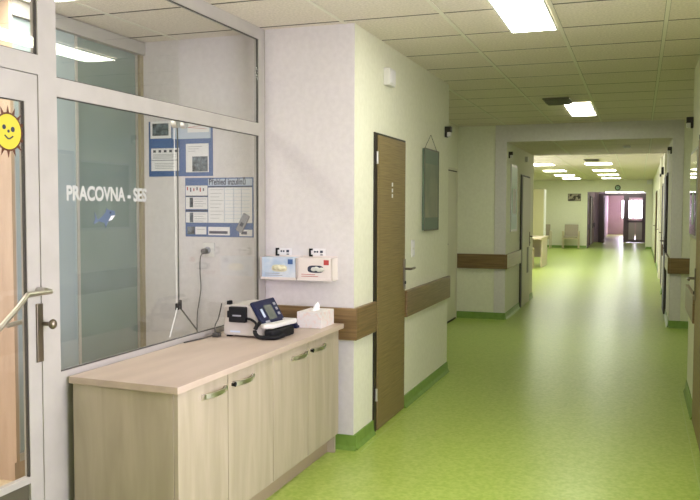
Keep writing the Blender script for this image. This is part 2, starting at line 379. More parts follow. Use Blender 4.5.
# ------------------------------------------------------------------ doors
def lever(parent, x, y, z, dirx, diry, tall=0.2, ln=0.12):
    """lock plate with lever, on a wall plane x, sticking out dirx"""
    p = B().box(min(x, x+dirx*0.008), max(x, x+dirx*0.008), y-0.02, y+0.02, z-tall*0.75, z+tall*0.35, bev=0.003).build('lock_plate', 'bronze', parent)
    h = B().tube([(x+dirx*0.006, y, z), (x+dirx*0.05, y, z)], 0.009).tube([(x+dirx*0.046, y, z), (x+dirx*0.052, y+diry*0.02, z), (x+dirx*0.05, y+diry*ln, z)], 0.009)
    h.build('door_handle', 'bronze', parent, smooth=True)
    B().cyl((x+dirx*0.006, y, z-tall*0.5), (x+dirx*0.014, y, z-tall*0.5), 0.012).build('keyhole_rose', 'black', parent)
    return p

# door_1: brown door on the left wall
d = sroot('door_1', (XL, 5.35, 0))
B().box(XL+0.0005, XL+0.008, 4.985, 5.045, 0.003, 1.962).box(XL+0.0005, XL+0.008, 5.045, 5.715, 1.945, 1.962).box(XL+0.0005, XL+0.006, 5.700, 5.715, 0.003, 1.945).build('door_frame', 'dark', d)
B().box(XL+0.001, XL+0.014, 5.050, 5.699, 0.008, 1.948, bev=0.002).build('door_leaf', 'doorwood', d)
for z in (0.25, 1.80): B().cyl((XL+0.016, 5.018, z-0.04), (XL+0.016, 5.018, z+0.04), 0.009).build('hinge', 'alu', d)
lever(d, XL+0.014, 5.672, 1.035, 1, 1, ln=0.11)
sg = B()
for z in (1.635, 1.595, 1.558): sg.box(XL+0.0165, XL+0.018, 5.345, 5.372, z-0.013, z+0.013, bev=0.0)
sgo = sg.build('door_sign', 'paper', d); sgo['label'] = 'three small white squares one above another'

# door_2: cream door in the left recess
d = sroot('door_2', (XRECL, 10.2, 0))
B().box(XRECL+0.0005, XRECL+0.02, 9.72, 9.77, 0.003, 2.0).box(XRECL+0.0005, XRECL+0.02, 10.66, 10.71, 0.003, 2.0).box(XRECL+0.0005, XRECL+0.02, 9.77, 10.66, 1.97, 2.0).build('door_frame', 'whitedoor', d)
B().box(XRECL+0.001, XRECL+0.014, 9.775, 10.655, 0.01, 1.962).build('door_leaf', 'whitedoor', d)
B().box(XRECL+0.004, XRECL+0.012, 9.775, 10.655, 1.963, 1.9695).box(XRECL+0.0142, XRECL+0.0215, 9.775, 10.655, 1.955, 1.9695).box(XRECL+0.0142, XRECL+0.0215, 9.775, 10.655, 0.003, 0.025).build('door_gap_seal', 'dark', d)
lever(d, XRECL+0.014, 9.83, 1.03, 1, 1)

# door_3 : left inside the portal
d = sroot('door_3', (XPL, 12.65, 0))
B().box(XPL+0.0005, XPL+0.02, 12.14, 12.26, 0.003, 1.98).box(XPL+0.0005, XPL+0.012, 12.26, 13.16, 1.955, 1.98).box(XPL+0.0005, XPL+0.012, 13.13, 13.16, 0.003, 1.955).build('door_frame', 'dark', d)
B().box(XPL+0.001, XPL+0.028, 12.265, 13.128, 0.008, 1.952).build('door_leaf', 'whitedoor', d)
lever(d, XPL+0.028, 13.05, 1.04, 1, -1, ln=0.13)
B().box(XPL+0.0285, XPL+0.031, 12.75, 12.95, 0.48, 0.88).build('door_vent_grille', 'vent', d)

# door_4 : near right wall, brown
d = sroot('door_4', (XR, 5.6, 0))
B().box(XR-0.012, XR-0.0005, 6.05, 6.095, 0.003, 1.98).box(XR-0.012, XR-0.0005, 5.06, 5.10, 0.003, 1.98).box(XR-0.012, XR-0.0005, 5.10, 6.05, 1.945, 1.98).build('door_frame', 'dark', d)
B().box(XR-0.018, XR-0.001, 5.105, 6.045, 0.008, 1.94).build('door_leaf', 'doorwood', d)
lever(d, XR-0.018, 6.0, 1.0, -1, -1)

# door_5, 6, 7 : right side beyond portal, seen edge-on
def side_door(n, x, y0, y1, leafmat='doorwood'):
    d = sroot('door_%d' % n, (x, (y0+y1)/2, 0))
    B().box(x-0.02, x-0.0005, y0, y0+0.07, 0.003, 1.98).box(x-0.02, x-0.0005, y1-0.07, y1, 0.003, 1.98).box(x-0.02, x-0.0005, y0+0.07, y1-0.07, 1.94, 1.98).build('door_frame', 'dark', d)
    B().box(x-0.032, x-0.001, y0+0.075, y1-0.075, 0.008, 1.935).build('door_leaf', leafmat, d)
    lever(d, x-0.032, y0+0.14, 1.03, -1, 1)
side_door(5, XPR, 12.05, 12.98, 'dark')
side_door(6, 0.45, 16.5, 17.6, 'dark')
side_door(7, 0.45, 19.2, 20.2, 'dark')
side_door(8, 0.45, 23.5, 24.5)

# door_9 : dark double door at the far end of the corridor
YD = 38.0
d = sroot('door_9', (-0.7, YD, 0))
fr = B()
for (a, c) in ((-1.72, -1.52), (-0.66, -0.52), (0.20, 0.34)): fr.box(a, c, YD-0.05, YD+0.05, 0, 2.08)
fr.box(-1.72, 0.34, YD-0.05, YD+0.05, 2.08, 2.17).build('door_frame', 'darkmauve', d)
lf = B().box(-0.52, 0.20, YD-0.03, YD+0.03, 0.01, 0.14).box(-0.52, 0.20, YD-0.03, YD+0.03, 0.90, 0.99).box(-0.52, 0.20, YD-0.03, YD+0.03, 1.99, 2.08).box(-0.52, -0.44, YD-0.03, YD+0.03, 0.14, 1.99).box(0.12, 0.20, YD-0.03, YD+0.03, 0.14, 1.99)
lf.build('door_leaf', 'darkmauve', d)
B().box(-0.44, -0.18, YD-0.01, YD+0.01, 0.14, 0.90).box(-0.14, 0.12, YD-0.01, YD+0.01, 0.14, 0.90).build('door_panel', 'mauve', d)
B().box(-0.44, 0.12, YD-0.004, YD+0.004, 0.99, 1.99).build('glass_pane', 'glass', d)
B().tube([(-0.47, YD-0.03, 1.03), (-0.47, YD-0.08, 1.03), (-0.37, YD-0.08, 1.03)], 0.012, smooth=False).build('door_handle', 'steel', d)
# the open leaf
lf = B().box(-1.52, -1.46, YD-0.98, YD-0.06, 0.01, 0.14).box(-1.52, -1.46, YD-0.98, YD-0.06, 1.99, 2.07).box(-1.52, -1.46, YD-0.98, YD-0.90, 0.14, 1.99).box(-1.52, -1.46, YD-0.14, YD-0.06, 0.14, 1.99)
lf.build('door_leaf', 'darkmauve', d)
B().box(-1.494, -1.486, YD-0.90, YD-0.14, 0.14, 1.99).build('glass_pane', 'glass', d)
# jamb linings of the opening in the end wall
struct(B().box(-1.859, -1.83, YEND-0.01, YEND+0.16, 0, 2.12).build('trim_4', 'darkmauve'))
side = sroot('door_10', (-1.90, 35.3, 0))
B().box(-1.899, -1.87, 34.4, 34.5, 0.003, 2.0).box(-1.899, -1.87, 35.9, 36.0, 0.003, 2.0).box(-1.899, -1.87, 34.5, 35.9, 1.95, 2.0).build('door_frame', 'darkmauve', side)
B().box(-1.899, -1.885, 34.5, 35.9, 0.01, 1.95).build('door_leaf', 'wall_white', side)
tag(B().box(-1.899, -1.86, YEND+0.2, 34.38, 0.675, 0.87).build('bumper_rail', 'darkmauve'), 'dark bumper rail on the left wall just inside the far opening', 'bumper rail')
tag(B().box(-1.899, -1.86, 36.05, 37.85, 0.675, 0.87).build('bumper_rail', 'darkmauve'), 'dark bumper rail on the left wall close to the far dark double door', 'bumper rail')

# ------------------------------------------------------------------ glazed partition (structure)
part = sroot('window_5', (G-0.035, 3.5, 0))
F0, F1 = G-0.034, G   # depth range of the frame
PB = 2.69            # right edge of the door post
fr = B()
fr.box(F0, F1, 4.525, YB-0.008, 0, CEIL)                           # end post by the pier
fr.box(F0, F1, 2.585, PB, 0, CEIL)                                 # post beside the door
fr.box(F0, F1, PB, 4.525, 2.500, CEIL)                             # head rail
fr.box(F0, F1, PB, 4.525, 1.915, 1.990)                            # transom
fr.box(F0, F1, PB, 4.525, 0.735, 0.802)                            # sill rail
fr.box(F0, F1, 1.46, 2.585, 1.985, 2.060).box(F0, F1, 1.46, 2.585, 2.500, CEIL).box(F0, F1, 1.46, 1.54, 0, CEIL)   # over the door
fr.build('window_frame', 'frame', part)
gk = B()
for (y0, y1, z0, z1) in ((PB, 4.525, 0.802, 1.915), (PB, 4.525, 1.990, 2.50), (1.54, 2.585, 2.06, 2.50)):
    t = 0.004; xx0, xx1 = G-0.018, G-0.006
    gk.box(xx0, xx1, y0, y1, z0, z0+t).box(xx0, xx1, y0, y1, z1-t, z1).box(xx0, xx1, y0, y0+t, z0, z1).box(xx0, xx1, y1-t, y1, z0, z1)
gk.build('glazing_gasket', 'gasket', part)
for (y0, y1, z0, z1) in ((PB, 4.525, 0.802, 1.915), (PB, 4.525, 1.990, 2.50), (1.54, 2.585, 2.06, 2.50)):
    B().box(G-0.015, G-0.009, y0+0.0042, y1-0.0042, z0+0.0042, z1-0.0042).build('glass_pane', 'glass', part)
B().box(F0+0.01, F1-0.01, PB, 4.525, 0, 0.735).build('lower_panel', 'frame', part)

# glazed door to the office
d = sroot('door_11', (G-0.03, 2.05, 0))
D0, D1 = G-0.032, G-0.004
B().box(D0, D1, 2.512, 2.583, 0.01, 1.982).box(D0, D1, 1.545, 1.63, 0.01, 1.982).box(D0, D1, 1.63, 2.512, 1.875, 1.982).box(D0, D1, 1.63, 2.512, 0.40, 0.425).build('door_leaf', 'frame', d)
B().box(D0+0.01, D1-0.01, 1.63, 2.512, 0.01, 0.40).build('kick_panel', 'kick', d)
B().box(D1-0.016, D1-0.003, 2.508, 2.512, 0.425, 1.875).box(D1-0.016, D1-0.003, 1.63, 2.508, 1.871, 1.875).build('glazing_gasket', 'gasket', d)
B().box(G-0.0175, G-0.0115, 1.632, 2.5075, 0.426, 1.8705).build('glass_pane', 'glass', d)
B().box(D1, D1+0.008, 2.553, 2.588, 0.865, 1.095, bev=0.002).build('lock_plate', 'bronze', d)
B().cyl((D1, 2.565, 1.148), (D1+0.045, 2.565, 1.148), 0.012).tube([(D1+0.045, 2.59, 1.142), (D1+0.045, 2.46, 1.142), (D1+0.052, 2.40, 1.10), (D1+0.056, 2.28, 1.02)], 0.010, smooth=False).build('pull_handle', 'steel', d, smooth=True)
B().cyl((D1+0.008, 2.585, 1.015), (D1+0.05, 2.585, 1.015), 0.008).ball((D1+0.055, 2.585, 1.015), 0.014, 0.020, 0.020).build('door_knob', 'bronze', d, smooth=True)
B().cyl((D0-0.05, 2.565, 1.02), (D0, 2.565, 1.02), 0.010).cyl((D0-0.05, 2.575, 1.02), (D0-0.05, 2.48, 1.015), 0.009).build('door_handle', 'steel', d, smooth=True)

# ------------------------------------------------------------------ ceiling lamps
def lamp(x0, x1, y0, y1, z, label, group=None, m='lampglass'):
    r = empty('ceiling_light', ((x0+x1)/2, (y0+y1)/2, z-0.012), label, 'ceiling light', group)
    t = 0.012
    B().box(x0, x1, y0, y0+t, z-0.012, z-0.0045).box(x0, x1, y1-t, y1, z-0.012, z-0.0045).box(x0, x0+t, y0+t, y1-t, z-0.012, z-0.0045).box(x1-t, x1, y0+t, y1-t, z-0.012, z-0.0045).build('frame', 'white', r)
    B().box(x0+t, x1-t, y0+t, y1-t, z-0.010, z-0.0045).build('diffuser', m, r)
    return r
lamp(-0.775, -0.487, 3.955, 5.145, CEIL, 'long white fluorescent ceiling light nearest the camera, cut by the top edge')
lamp(-0.775, -0.487, 8.755, 9.945, CEIL, 'white fluorescent ceiling light in front of the corridor portal')
lamp(-0.775, -0.487, -0.85, 0.35, CEIL, 'white fluorescent ceiling light above the camera')
lamp(-3.08, -2.79, 2.40, 3.60, CEIL, 'fluorescent ceiling light in the glazed office above the wardrobe front')
rows = [(20.15, 20.95), (23.6, 24.4), (26.8, 27.6), (29.7, 30.4)]
nm = ['nearest', 'second', 'third', 'farthest']
for i, (a, c) in enumerate(rows):
    lamp(-1.27, -0.64, a, c, CEIL, '%s white ceiling light in the right-hand row beyond the portal' % nm[i], 'ceiling lights in the lounge beyond the portal', 'farlamp')
    lamp(-2.62, -2.0, a, c, CEIL, '%s white ceiling light in the left-hand row beyond the portal' % nm[i], 'ceiling lights in the lounge beyond the portal', 'farlamp')
r = empty('tube_light', (-0.65, 36.8, 2.18), 'bright wide tube light across the ceiling before the far double door', 'ceiling light')
B().box(-1.45, 0.20, 36.75, 36.85, 2.30, 2.3595).build('housing', 'white', r)
B().box(-1.40, 0.16, 36.76, 36.84, 2.19, 2.2995).build('diffuser', 'farlamp', r)

# ceiling grille beside the second lamp, another beyond the portal, small detector
def grille(x0, x1, y0, y1, label):
    r = empty('ceiling_grille', ((x0+x1)/2, (y0+y1)/2, CEIL-0.03), label, 'ceiling grille')
    B().box(x0, x1, y0, y1, CEIL-0.018, CEIL-0.005, bev=0.003).build('frame', 'vent', r)
    s = B()
    n = 9
    for k in range(n):
        yy = y0+0.03+(y1-y0-0.06)*k/(n-1); s.box(x0+0.02, x1-0.02, yy-0.008, yy+0.008, CEIL-0.03, CEIL-0.0185)
    s.build('slats', 'vent', r)
grille(-0.93, -0.67, 8.28, 8.70, 'dark grey ceiling grille beside the second ceiling light')
grille(-1.18, -0.86, 18.6, 19.1, 'dark ceiling grille beyond the portal, in front of the right-hand lamp row')
tag(B().cyl((-0.18, 11.9, 2.315), (-0.18, 11.9, 2.347), 0.045, 0.055).build('smoke_detector', 'white'), 'small round white detector on the lowered portal ceiling', 'smoke detector')

# ------------------------------------------------------------------ counter cabinet
CZ = 0.78; CX = -1.660; DX = -1.683; CY0, CY1 = 2.712, 4.545
c = empty('base_cabinet', (-1.95, 3.6, 0), 'pale birch base cabinet with four doors under the worktop', 'cabinet')
B().box(-2.175, DX-0.020, CY0+0.014, CY0+0.032, 0.0, CZ-0.029).box(-2.19, DX-0.020, CY1-0.032, CY1-0.014, 0.0, CZ-0.029).box(-2.19, DX-0.020, CY0+0.032, CY1-0.032, 0.10, 0.118).box(-2.19, -2.18, CY0+0.032, CY1-0.032, 0.118, CZ-0.029).box(-2.18, DX-0.020, 3.595, 3.613, 0.118, CZ-0.029).box(-2.18, DX-0.03, CY0+0.032, CY1-0.032, CZ-0.05, CZ-0.029).build('carcass', 'birch', c)
B().box(-1.765, -1.75, CY0+0.032, CY1-0.032, 0.0, 0.10).build('plinth', 'edge', c)
ed = [CY0+0.014, 3.138, 3.604, 4.053, CY1-0.014]
for k in range(4):
    y0, y1 = ed[k]+0.0025, ed[k+1]-0.0025
    dr = B().box(DX-0.018, DX, y0, y1, 0.118, CZ-0.031, bev=0.0012).build('door', 'birch', c)
    right = k in (0, 2)
    hc = (y1-0.125) if right else (y0+0.135)
    L = 0.095
    pts = []
    hz = 0.692
    hb = B()
    n = 12
    for i in range(n):
        t0 = -1+2*i/n; t1 = -1+2*(i+1)/n
        fx = lambda t: DX+0.006+0.026*(1-abs(t)**2.6)
        ya, yb = hc+t0*L, hc+t1*L
        for v in ((ya, yb, fx(t0), fx(t1)),):
            hb.prism([(v[2], v[0]), (v[3], v[1]), (v[3]-0.006, v[1]), (v[2]-0.006, v[0])], 'Z', hz-0.010, hz+0.010)
    hb.box(DX, DX+0.012, hc-L-0.008, hc-L+0.006, hz-0.010, hz+0.010).box(DX, DX+0.012, hc+L-0.006, hc+L+0.008, hz-0.010, hz+0.010)
    hb.build('door_handle', 'chrome', dr)
    B().cyl((DX-0.001, hc+(-L-0.0), hz), (DX+0.016, hc-L, hz), 0.011).build('handle_end_cap', 'black' if not right else 'chrome', dr)
tag(B().prism([(-2.190, CY0+0.006), (CX, CY0-0.022), (CX, CY1+0.01), (-2.190, CY1+0.01)], 'Z', CZ-0.028, CZ, bev=0.0015).build('worktop', 'top'), 'long pale beige laminate worktop along the glazed partition', 'worktop')

# ------------------------------------------------------------------ analyser on the worktop
a = empty('blood_analyser', (-1.95, 4.0, CZ), 'white tabletop analyser with navy control panel and black handset on its side', 'medical device')
Y0, Y1 = 3.87, 4.13; Z = CZ+0.001
B().prism([(-2.1, Z+0.008), (-2.095, Z+0.165), (-2.05, Z+0.172), (-1.955, Z+0.176), (-1.935, Z+0.165), (-1.875, Z+0.062), (-1.855, Z+0.05), (-1.855, Z+0.008)], 'Y', Y0, Y1, bev=0.005).build('body', 'greybody', a)
for (fx_, fy_) in ((-2.075, Y0+0.025), (-1.885, Y0+0.025), (-2.075, Y1-0.025), (-1.885, Y1-0.025)):
    B().box(fx_-0.012, fx_+0.012, fy_-0.015, fy_+0.015, Z-0.001, Z+0.009).build('rubber_foot', 'black', a)
# sloped control panel : direction along slope
p0 = Vector((-1.942, 0, Z+0.178)); p1 = Vector((-1.87, 0, Z+0.055)); dd = (p1-p0).normalized(); nn = Vector((-dd.z, 0, dd.x)); nn = nn if nn.x > 0 else -nn
def slab(b, s0, s1, y0, y1, h0, h1, bev=0.0):
    q = [p0+dd*s0+nn*h0, p0+dd*s1+nn*h0, p0+dd*s1+nn*h1, p0+dd*s0+nn*h1]
    b.prism([(v.x, v.z) for v in q], 'Y', y0, y1, bev=bev); return b
pn = slab(B(), -0.005, 0.137, Y0-0.006, Y1+0.006, 0.000, 0.020, 0.006).build('control_panel', 'navy', a)
slab(B(), 0.03, 0.115, Y0+0.09, Y0+0.185, 0.0202, 0.0215).build('screen', 'screen', pn)
slab(B(), 0.045, 0.095, Y0+0.035, Y0+0.06, 0.0202, 0.0225, 0.001).build('key_strip', 'bluegrey_paper', pn)
for i in range(3): slab(B(), 0.025+0.03*i, 0.040+0.03*i, Y0+0.215, Y0+0.24, 0.0202, 0.0225).build('button', 'ink_grey', pn)
slab(B(), 0.116, 0.126, Y0+0.03, Y0+0.08, 0.0202, 0.0225).build('button', 'ink_grey', pn)
# white pivoting arm in front of the panel
B().prism([(-1.875, Y0-0.015), (-1.84, Y0-0.025), (-1.805, Y0-0.005), (-1.780, Y1-0.03), (-1.785, Y1+0.01), (-1.82, Y1+0.005), (-1.835, Y0+0.06), (-1.87, Y0+0.03)], 'Z', Z+0.054, Z+0.080, bev=0.007).box(-1.865, -1.8, Y1-0.025, Y1+0.005, Z+0.055, Z+0.080, bev=0.006).build('paper_arm', 'white', a)
B().prism([(-1.85, Y0-0.02), (-1.805, Y0-0.02), (-1.775, Y0+0.03), (-1.77, Y1-0.06), (-1.85, Y1-0.06)], 'Z', Z, Z+0.049, bev=0.010).build('measuring_head', 'black', a)
B().tube([(-1.87, Y0-0.024, Z+0.090), (-1.892, Y0-0.024, Z+0.065), (-1.898, Y0-0.03, Z+0.035), (-1.875, Y0-0.036, Z+0.014), (-1.83, Y0-0.04, Z+0.012), (-1.785, Y0-0.02, Z+0.012), (-1.76, Y0+0.03, Z+0.018)], 0.0115).build('cuff_hose', 'black', a, smooth=True)
hs = B().box(-2.055, -1.955, Y0-0.030, Y0-0.001, Z+0.082, Z+0.165, bev=0.005).box(-2.068, -2.045, Y0-0.024, Y0-0.004, Z+0.105, Z+0.142, bev=0.004).build('handset', 'black', a)
B().box(-2.03, -1.98, Y0-0.0315, Y0-0.0302, Z+0.115, Z+0.123).build('handset_label', 'ink_grey', hs)
B().tube([(-1.955, Y0-0.015, Z+0.105), (-1.925, Y0-0.02, Z+0.100), (-1.9, Y0-0.02, Z+0.085), (-1.895, Y0-0.02, Z+0.07)], 0.007).build('handset_cable', 'black', a, smooth=True)
B().box(-2.092, -2.07, Y0+0.02, Y0+0.05, Z+0.170, Z+0.190, bev=0.003).build('cable_clip', 'black', a)
B().box(-2.06, -2, Y0-0.0015, Y0-0.0002, Z+0.024, Z+0.034).build('maker_plate', 'bluegrey_paper', a)
tag(B().tube([(-2.106, Y0-0.008, Z+0.178), (-2.125, Y0-0.01, Z+0.10), (-2.135, Y0-0.03, Z+0.06), (-2.135, Y0-0.04, Z+0.014), (-2.15, Y0-0.10, Z+0.005), (-2.165, Y0-0.20, Z+0.004), (-2.175, Y0-0.28, Z+0.004)], 0.0035).box(-2.145, -2.105, Y0-0.05, Y0-0.015, Z, Z+0.022, bev=0.004).build('power_cable', 'cable'), 'dark cable and plug lying on the worktop left of the analyser', 'cable')
tag(B().box(-1.93, -1.845, 4.27, 4.42, CZ, CZ+0.014, bev=0.003).box(-1.92, -1.855, 4.28, 4.41, CZ+0.014, CZ+0.024, bev=0.003).build('pen_tray', 'navy'), 'small dark tray between the analyser and the tissue box', 'tray')

# tissue box
t = empty('tissue_box', (-1.785, 4.40, CZ), 'pastel printed tissue box with a tissue sticking out, at the end of the worktop', 'tissue box')
B().box(-1.86, -1.71, 4.31, 4.52, CZ, CZ+0.092, bev=0.002).build('carton', 'floral', t)
tb = B(); n = 14
vs = []
top = []
for i in range(n):
    an = 2*math.pi*i/n; rr = 0.03
    vs.append(tb.bm.verts.new((-1.785+0.022*math.cos(an), 4.41+0.045*math.sin(an), CZ+0.0925)))
    top.append(tb.bm.verts.new((-1.785+(0.010+0.008*math.sin(3*an))*math.cos(an), 4.42+0.03*math.sin(an)*(1+0.3*math.cos(2*an)), CZ+0.105+0.016*abs(math.sin(1.5*an+0.6)))))
pk = tb.bm.verts.new((-1.777, 4.43, CZ+0.142))
for i in range(n):
    tb.bm.faces.new((vs[i], vs[(i+1) % n], top[(i+1) % n], top[i])); tb.bm.faces.new((top[i], top[(i+1) % n], pk))
tb.bm.faces.new(vs)
tb.build('tissue', 'tissue', t)

# ------------------------------------------------------------------ glove boxes in wall holders
def glovebox(x0, x1, z0, z1, body, front_label, label, blue):
    g = empty('glove_box', ((x0+x1)/2, YB-0.05, z0), label, 'glove box')
    yf = YB-0.095
    B().box(x0+0.004, x1-0.004, yf, YB-0.012, z0+0.004, z1, bev=0.001).build('carton', body, g)
    # oval opening with a glove bulging out
    cx, cz = (x0+x1)/2+0.005, (z0+z1)/2-0.002
    op = B(); n = 24; pts = [(cx+0.052*math.copysign(abs(math.cos(2*math.pi*i/n))**0.6, math.cos(2*math.pi*i/n)), cz+0.022*math.copysign(abs(math.sin(2*math.pi*i/n))**0.7, math.sin(2*math.pi*i/n))) for i in range(n)]
    op.prism(pts, 'Y', yf-0.0012, yf-0.0002).build('opening', 'glove' if blue else 'ink', g)
    gv = B()
    for k in range(4): gv.ball((cx-0.022+0.017*k+(0 if blue else 0.012), yf-0.006, cz+0.004*math.sin(k*2)), 0.018, 0.010, 0.013)
    gv.build('glove', 'glove' if blue else 'glovepic', g, smooth=True)
    B().box(x1-0.055, x1-0.022, yf-0.0012, yf-0.0002, z1-0.04, z1-0.010).build('logo_patch', 'blue' if blue else 'red_ink', g)
    text('print', 'LATEX GLOVES' if False else 'latex gloves' if False else '', 'ink', g, (0, 0, 0), (1, 0, 0), (0, 0, 1), 0.01) if False else None
    b = B()
    for k in range(2): b.box(x0+0.025, x1-0.09-0.02*k, yf-0.0010, yf-0.0002, z0+0.016+0.012*k, z0+0.019+0.012*k)
    b.build('print_lines', 'ink_grey' if blue else 'red_ink', g)
    return g
glovebox(-2.190, -1.957, 1.043, 1.171, 'cardblue', '', 'pale blue glove box with cream glove, left box of the wall holder', True)
glovebox(-1.947, -1.722, 1.043, 1.171, 'cardwhite', '', 'white and red glove box, right box of the wall holder', False)
g = empty('glove_box_holder', (-1.95, YB-0.01, 1.03), 'white wall-mounted holder carrying the two glove boxes, with two clip tags on top', 'holder')
hb = B()
for (x0, x1) in ((-2.194, -1.954), (-1.950, -1.719)):
    hb.box(x0, x1, YB-0.1, YB-0.0065, 1.036, 1.0405).box(x0, x0+0.003, YB-0.1, YB-0.0065, 1.0405, 1.172).box(x1-0.003, x1, YB-0.1, YB-0.0065, 1.0405, 1.172).box(x0+0.003, x1-0.003, YB-0.0105, YB-0.0065, 1.0405, 1.182)
    hb.box(x0, x1, YB-0.1, YB-0.0965, 1.0405, 1.050)
hb.build('shelf', 'cardwhite', g)
for xc in (-2.085, -1.860):
    tgo = B().box(xc-0.045, xc+0.062, YB-0.0095, YB-0.0065, 1.175, 1.226, bev=0.001).build('clip_tag', 'paper', g)
    B().box(xc-0.045, xc-0.034, YB-0.016, YB-0.0096, 1.176, 1.225).box(xc-0.034, xc-0.022, YB-0.016, YB-0.0096, 1.214, 1.225).box(xc-0.034, xc-0.022, YB-0.016, YB-0.0096, 1.176, 1.187).build('bracket', 'black', tgo)
    k = B()
    for i, dx in enumerate((-0.008, 0.008)): k.cyl((xc+dx, YB-0.0112, 1.205), (xc+dx, YB-0.0096, 1.205), 0.006)
    k.box(xc+0.026, xc+0.044, YB-0.011, YB-0.0096, 1.198, 1.213).box(xc+0.028, xc+0.044, YB-0.011, YB-0.0096, 1.184, 1.190)
    k.build('symbols', 'ink', tgo)

# ------------------------------------------------------------------ office behind the glass
wdb = empty('wardrobe', (-3.5, 4.05, 0), 'tall wardrobe with frosted teal glass sliding doors behind the glazed partition', 'wardrobe')
WX = -3.134
B().box(-3.95, WX-0.06, 3.445, YI-0.007, 0.0, 2.55).box(WX-0.0595, WX-0.001, 3.445, YI-0.007, 0.0, 0.10).box(WX-0.0595, WX+0.012, 3.445, 3.468, 0.10, 2.55).build('body', 'wardrobe', wdb)
B().box(WX-0.0595, WX+0.012, 3.47, YI-0.007, 2.485, 2.565).build('top_rail', 'frame', wdb)
B().box(WX-0.0595, WX+0.012, 3.47, YI-0.007, 0.101, 0.145).build('bottom_rail', 'alu', wdb)
for (y0, y1, xx, m) in ((3.475, 4.02, WX-0.012, 'teal_light'), (4.0, 4.655, WX-0.030, 'teal')):
    dr = B().box(xx-0.004, xx, y0+0.022, y1-0.022, 0.147, 2.483).build('sliding_door', m, wdb)
    B().box(xx-0.008, xx+0.006, y0, y0+0.021, 0.147, 2.483).box(xx-0.008, xx+0.006, y1-0.021, y1, 0.147, 2.483).build('stile', 'frame', dr)
B().box(WX-0.0595, WX-0.005, 4.657, YI-0.007, 0.147, 2.483).build('end_post', 'khaki', wdb)

# wall posters
def poster(name, x0, x1, z0, z1, label):
    r = empty(name, ((x0+x1)/2, YI-0.01, z0), label, 'poster')
    B().box(x0, x1, YI-0.0105, YI-0.0065, z0, z1).build('backing', 'blue', r)
    def q(m, u0, u1, v0, v1, nme='sheet', lift=0.0):
        return B().box(x0+(x1-x0)*u0, x0+(x1-x0)*u1, YI-0.0125-lift, YI-0.0107-lift, z1-(z1-z0)*v1, z1-(z1-z0)*v0).build(nme, m, r)
    return r, q
r, q = poster('poster', -3.100, -2.618, 1.680, 2.045, 'blue poster with a dark photo and white text sheets, upper left on the office wall')
q('bluegrey_paper', 0.38, 0.97, 0.0, 0.33, 'sheet')
q('paper', 0.62, 0.95, 0.05, 0.22, 'text_panel', 0.002)
b = B()
q('paper', 0.03, 0.36, 0.0, 0.31, 'photo_border'); q('photo_dark', 0.065, 0.32, 0.04, 0.26, 'photograph', 0.002)
q('paper', 0.04, 0.48, 0.49, 0.90, 'sheet'); q('ink_grey', 0.045, 0.47, 0.70, 0.715, 'divider', 0.002)
for k in range(5): q('ink', 0.075+0.085*k, 0.115+0.085*k, 0.52, 0.565, 'dot', 0.002)
for k in range(4): q('ink_grey', 0.07, 0.44-0.05*(k % 2), 0.60+0.022*k, 0.607+0.022*k, 'text_line', 0.002)
for k in range(4): q('ink_grey', 0.10, 0.42-0.04*(k % 2), 0.76+0.03*k, 0.767+0.03*k, 'text_line', 0.002)
q('paper', 0.59, 0.94, 0.42, 0.93, 'sheet'); q('photo_dark', 0.69, 0.925, 0.65, 0.92, 'photograph', 0.002)
for k in range(3): q('ink_grey', 0.63, 0.84-0.05*k, 0.47+0.04*k, 0.477+0.04*k, 'text_line', 0.002)
b = B(); W_ = 0.482
for (zz, dz) in ((2.010, 0.012), (1.985, -0.012)): b.tube([(-2.80, YI-0.015, 1.998), (-2.66, YI-0.015, zz)], 0.0012, n=5, smooth=False)
b.build('red_curves', 'red_ink', r)

r, q = poster('insulin_chart_poster', -2.824, -2.327, 1.283, 1.668, 'blue and white insulin chart poster, lower right on the office wall')
q('bluegrey_paper', 0.345, 0.985, 0.02, 0.135, 'title_strip')
text('title', 'Přehled inzulínů', 'navy', r, (-2.824+0.497*0.355, YI-0.0128, 1.283+0.385*0.882), (1, 0, 0), (0, 0, 1), 0.056, bold=0.0010, xs=0.74)
q('paper', 0.345, 0.985, 0.165, 0.76, 'table'); q('ink', 0.345, 0.985, 0.145, 0.162, 'title_rule')
for k in range(9): q('ink_grey', 0.38, 0.57-0.03*(k % 3), 0.20+0.06*k, 0.206+0.06*k, 'table_text', 0.002)
for k in range(9): q('bluegrey_paper', 0.60, 0.95, 0.20+0.06*k, 0.206+0.06*k, 'table_line', 0.002)
for u in (0.585, 0.72, 0.83): q('bluegrey_paper', u, u+0.004, 0.17, 0.75, 'table_rule', 0.002)
q('paper', 0.01, 0.335, 0.13, 0.30, 'sketch_panel')
for k in range(6): q('ink' if k % 2 else 'red_ink', 0.03+0.048*k, 0.045+0.048*k, 0.155+0.01*(k % 3), 0.21+0.012*((k*2) % 3), 'sketch_mark', 0.002)
q('ink', 0.01, 0.335, 0.30, 0.318, 'panel_rule'); q('paper', 0.01, 0.335, 0.325, 0.53, 'text_panel')
q('ink', 0.01, 0.335, 0.545, 0.57, 'panel_rule'); q('paper', 0.01, 0.335, 0.58, 0.76, 'text_panel')
for s0 in (0.335, 0.59):
    q('photo_dark', 0.07, 0.12, s0, s0+0.165, 'thumbnail', 0.002)
    for k in range(4): q('ink_grey', 0.14, 0.31-0.04*(k % 2), s0+0.02+0.04*k, s0+0.027+0.04*k, 'text_line', 0.002)
q('photo_dark', 0.03, 0.14, 0.83, 0.96, 'photograph'); q('paper', 0.15, 0.315, 0.83, 0.96, 'caption_box'); q('ink_grey', 0.17, 0.29, 0.87, 0.876, 'text_line', 0.002)
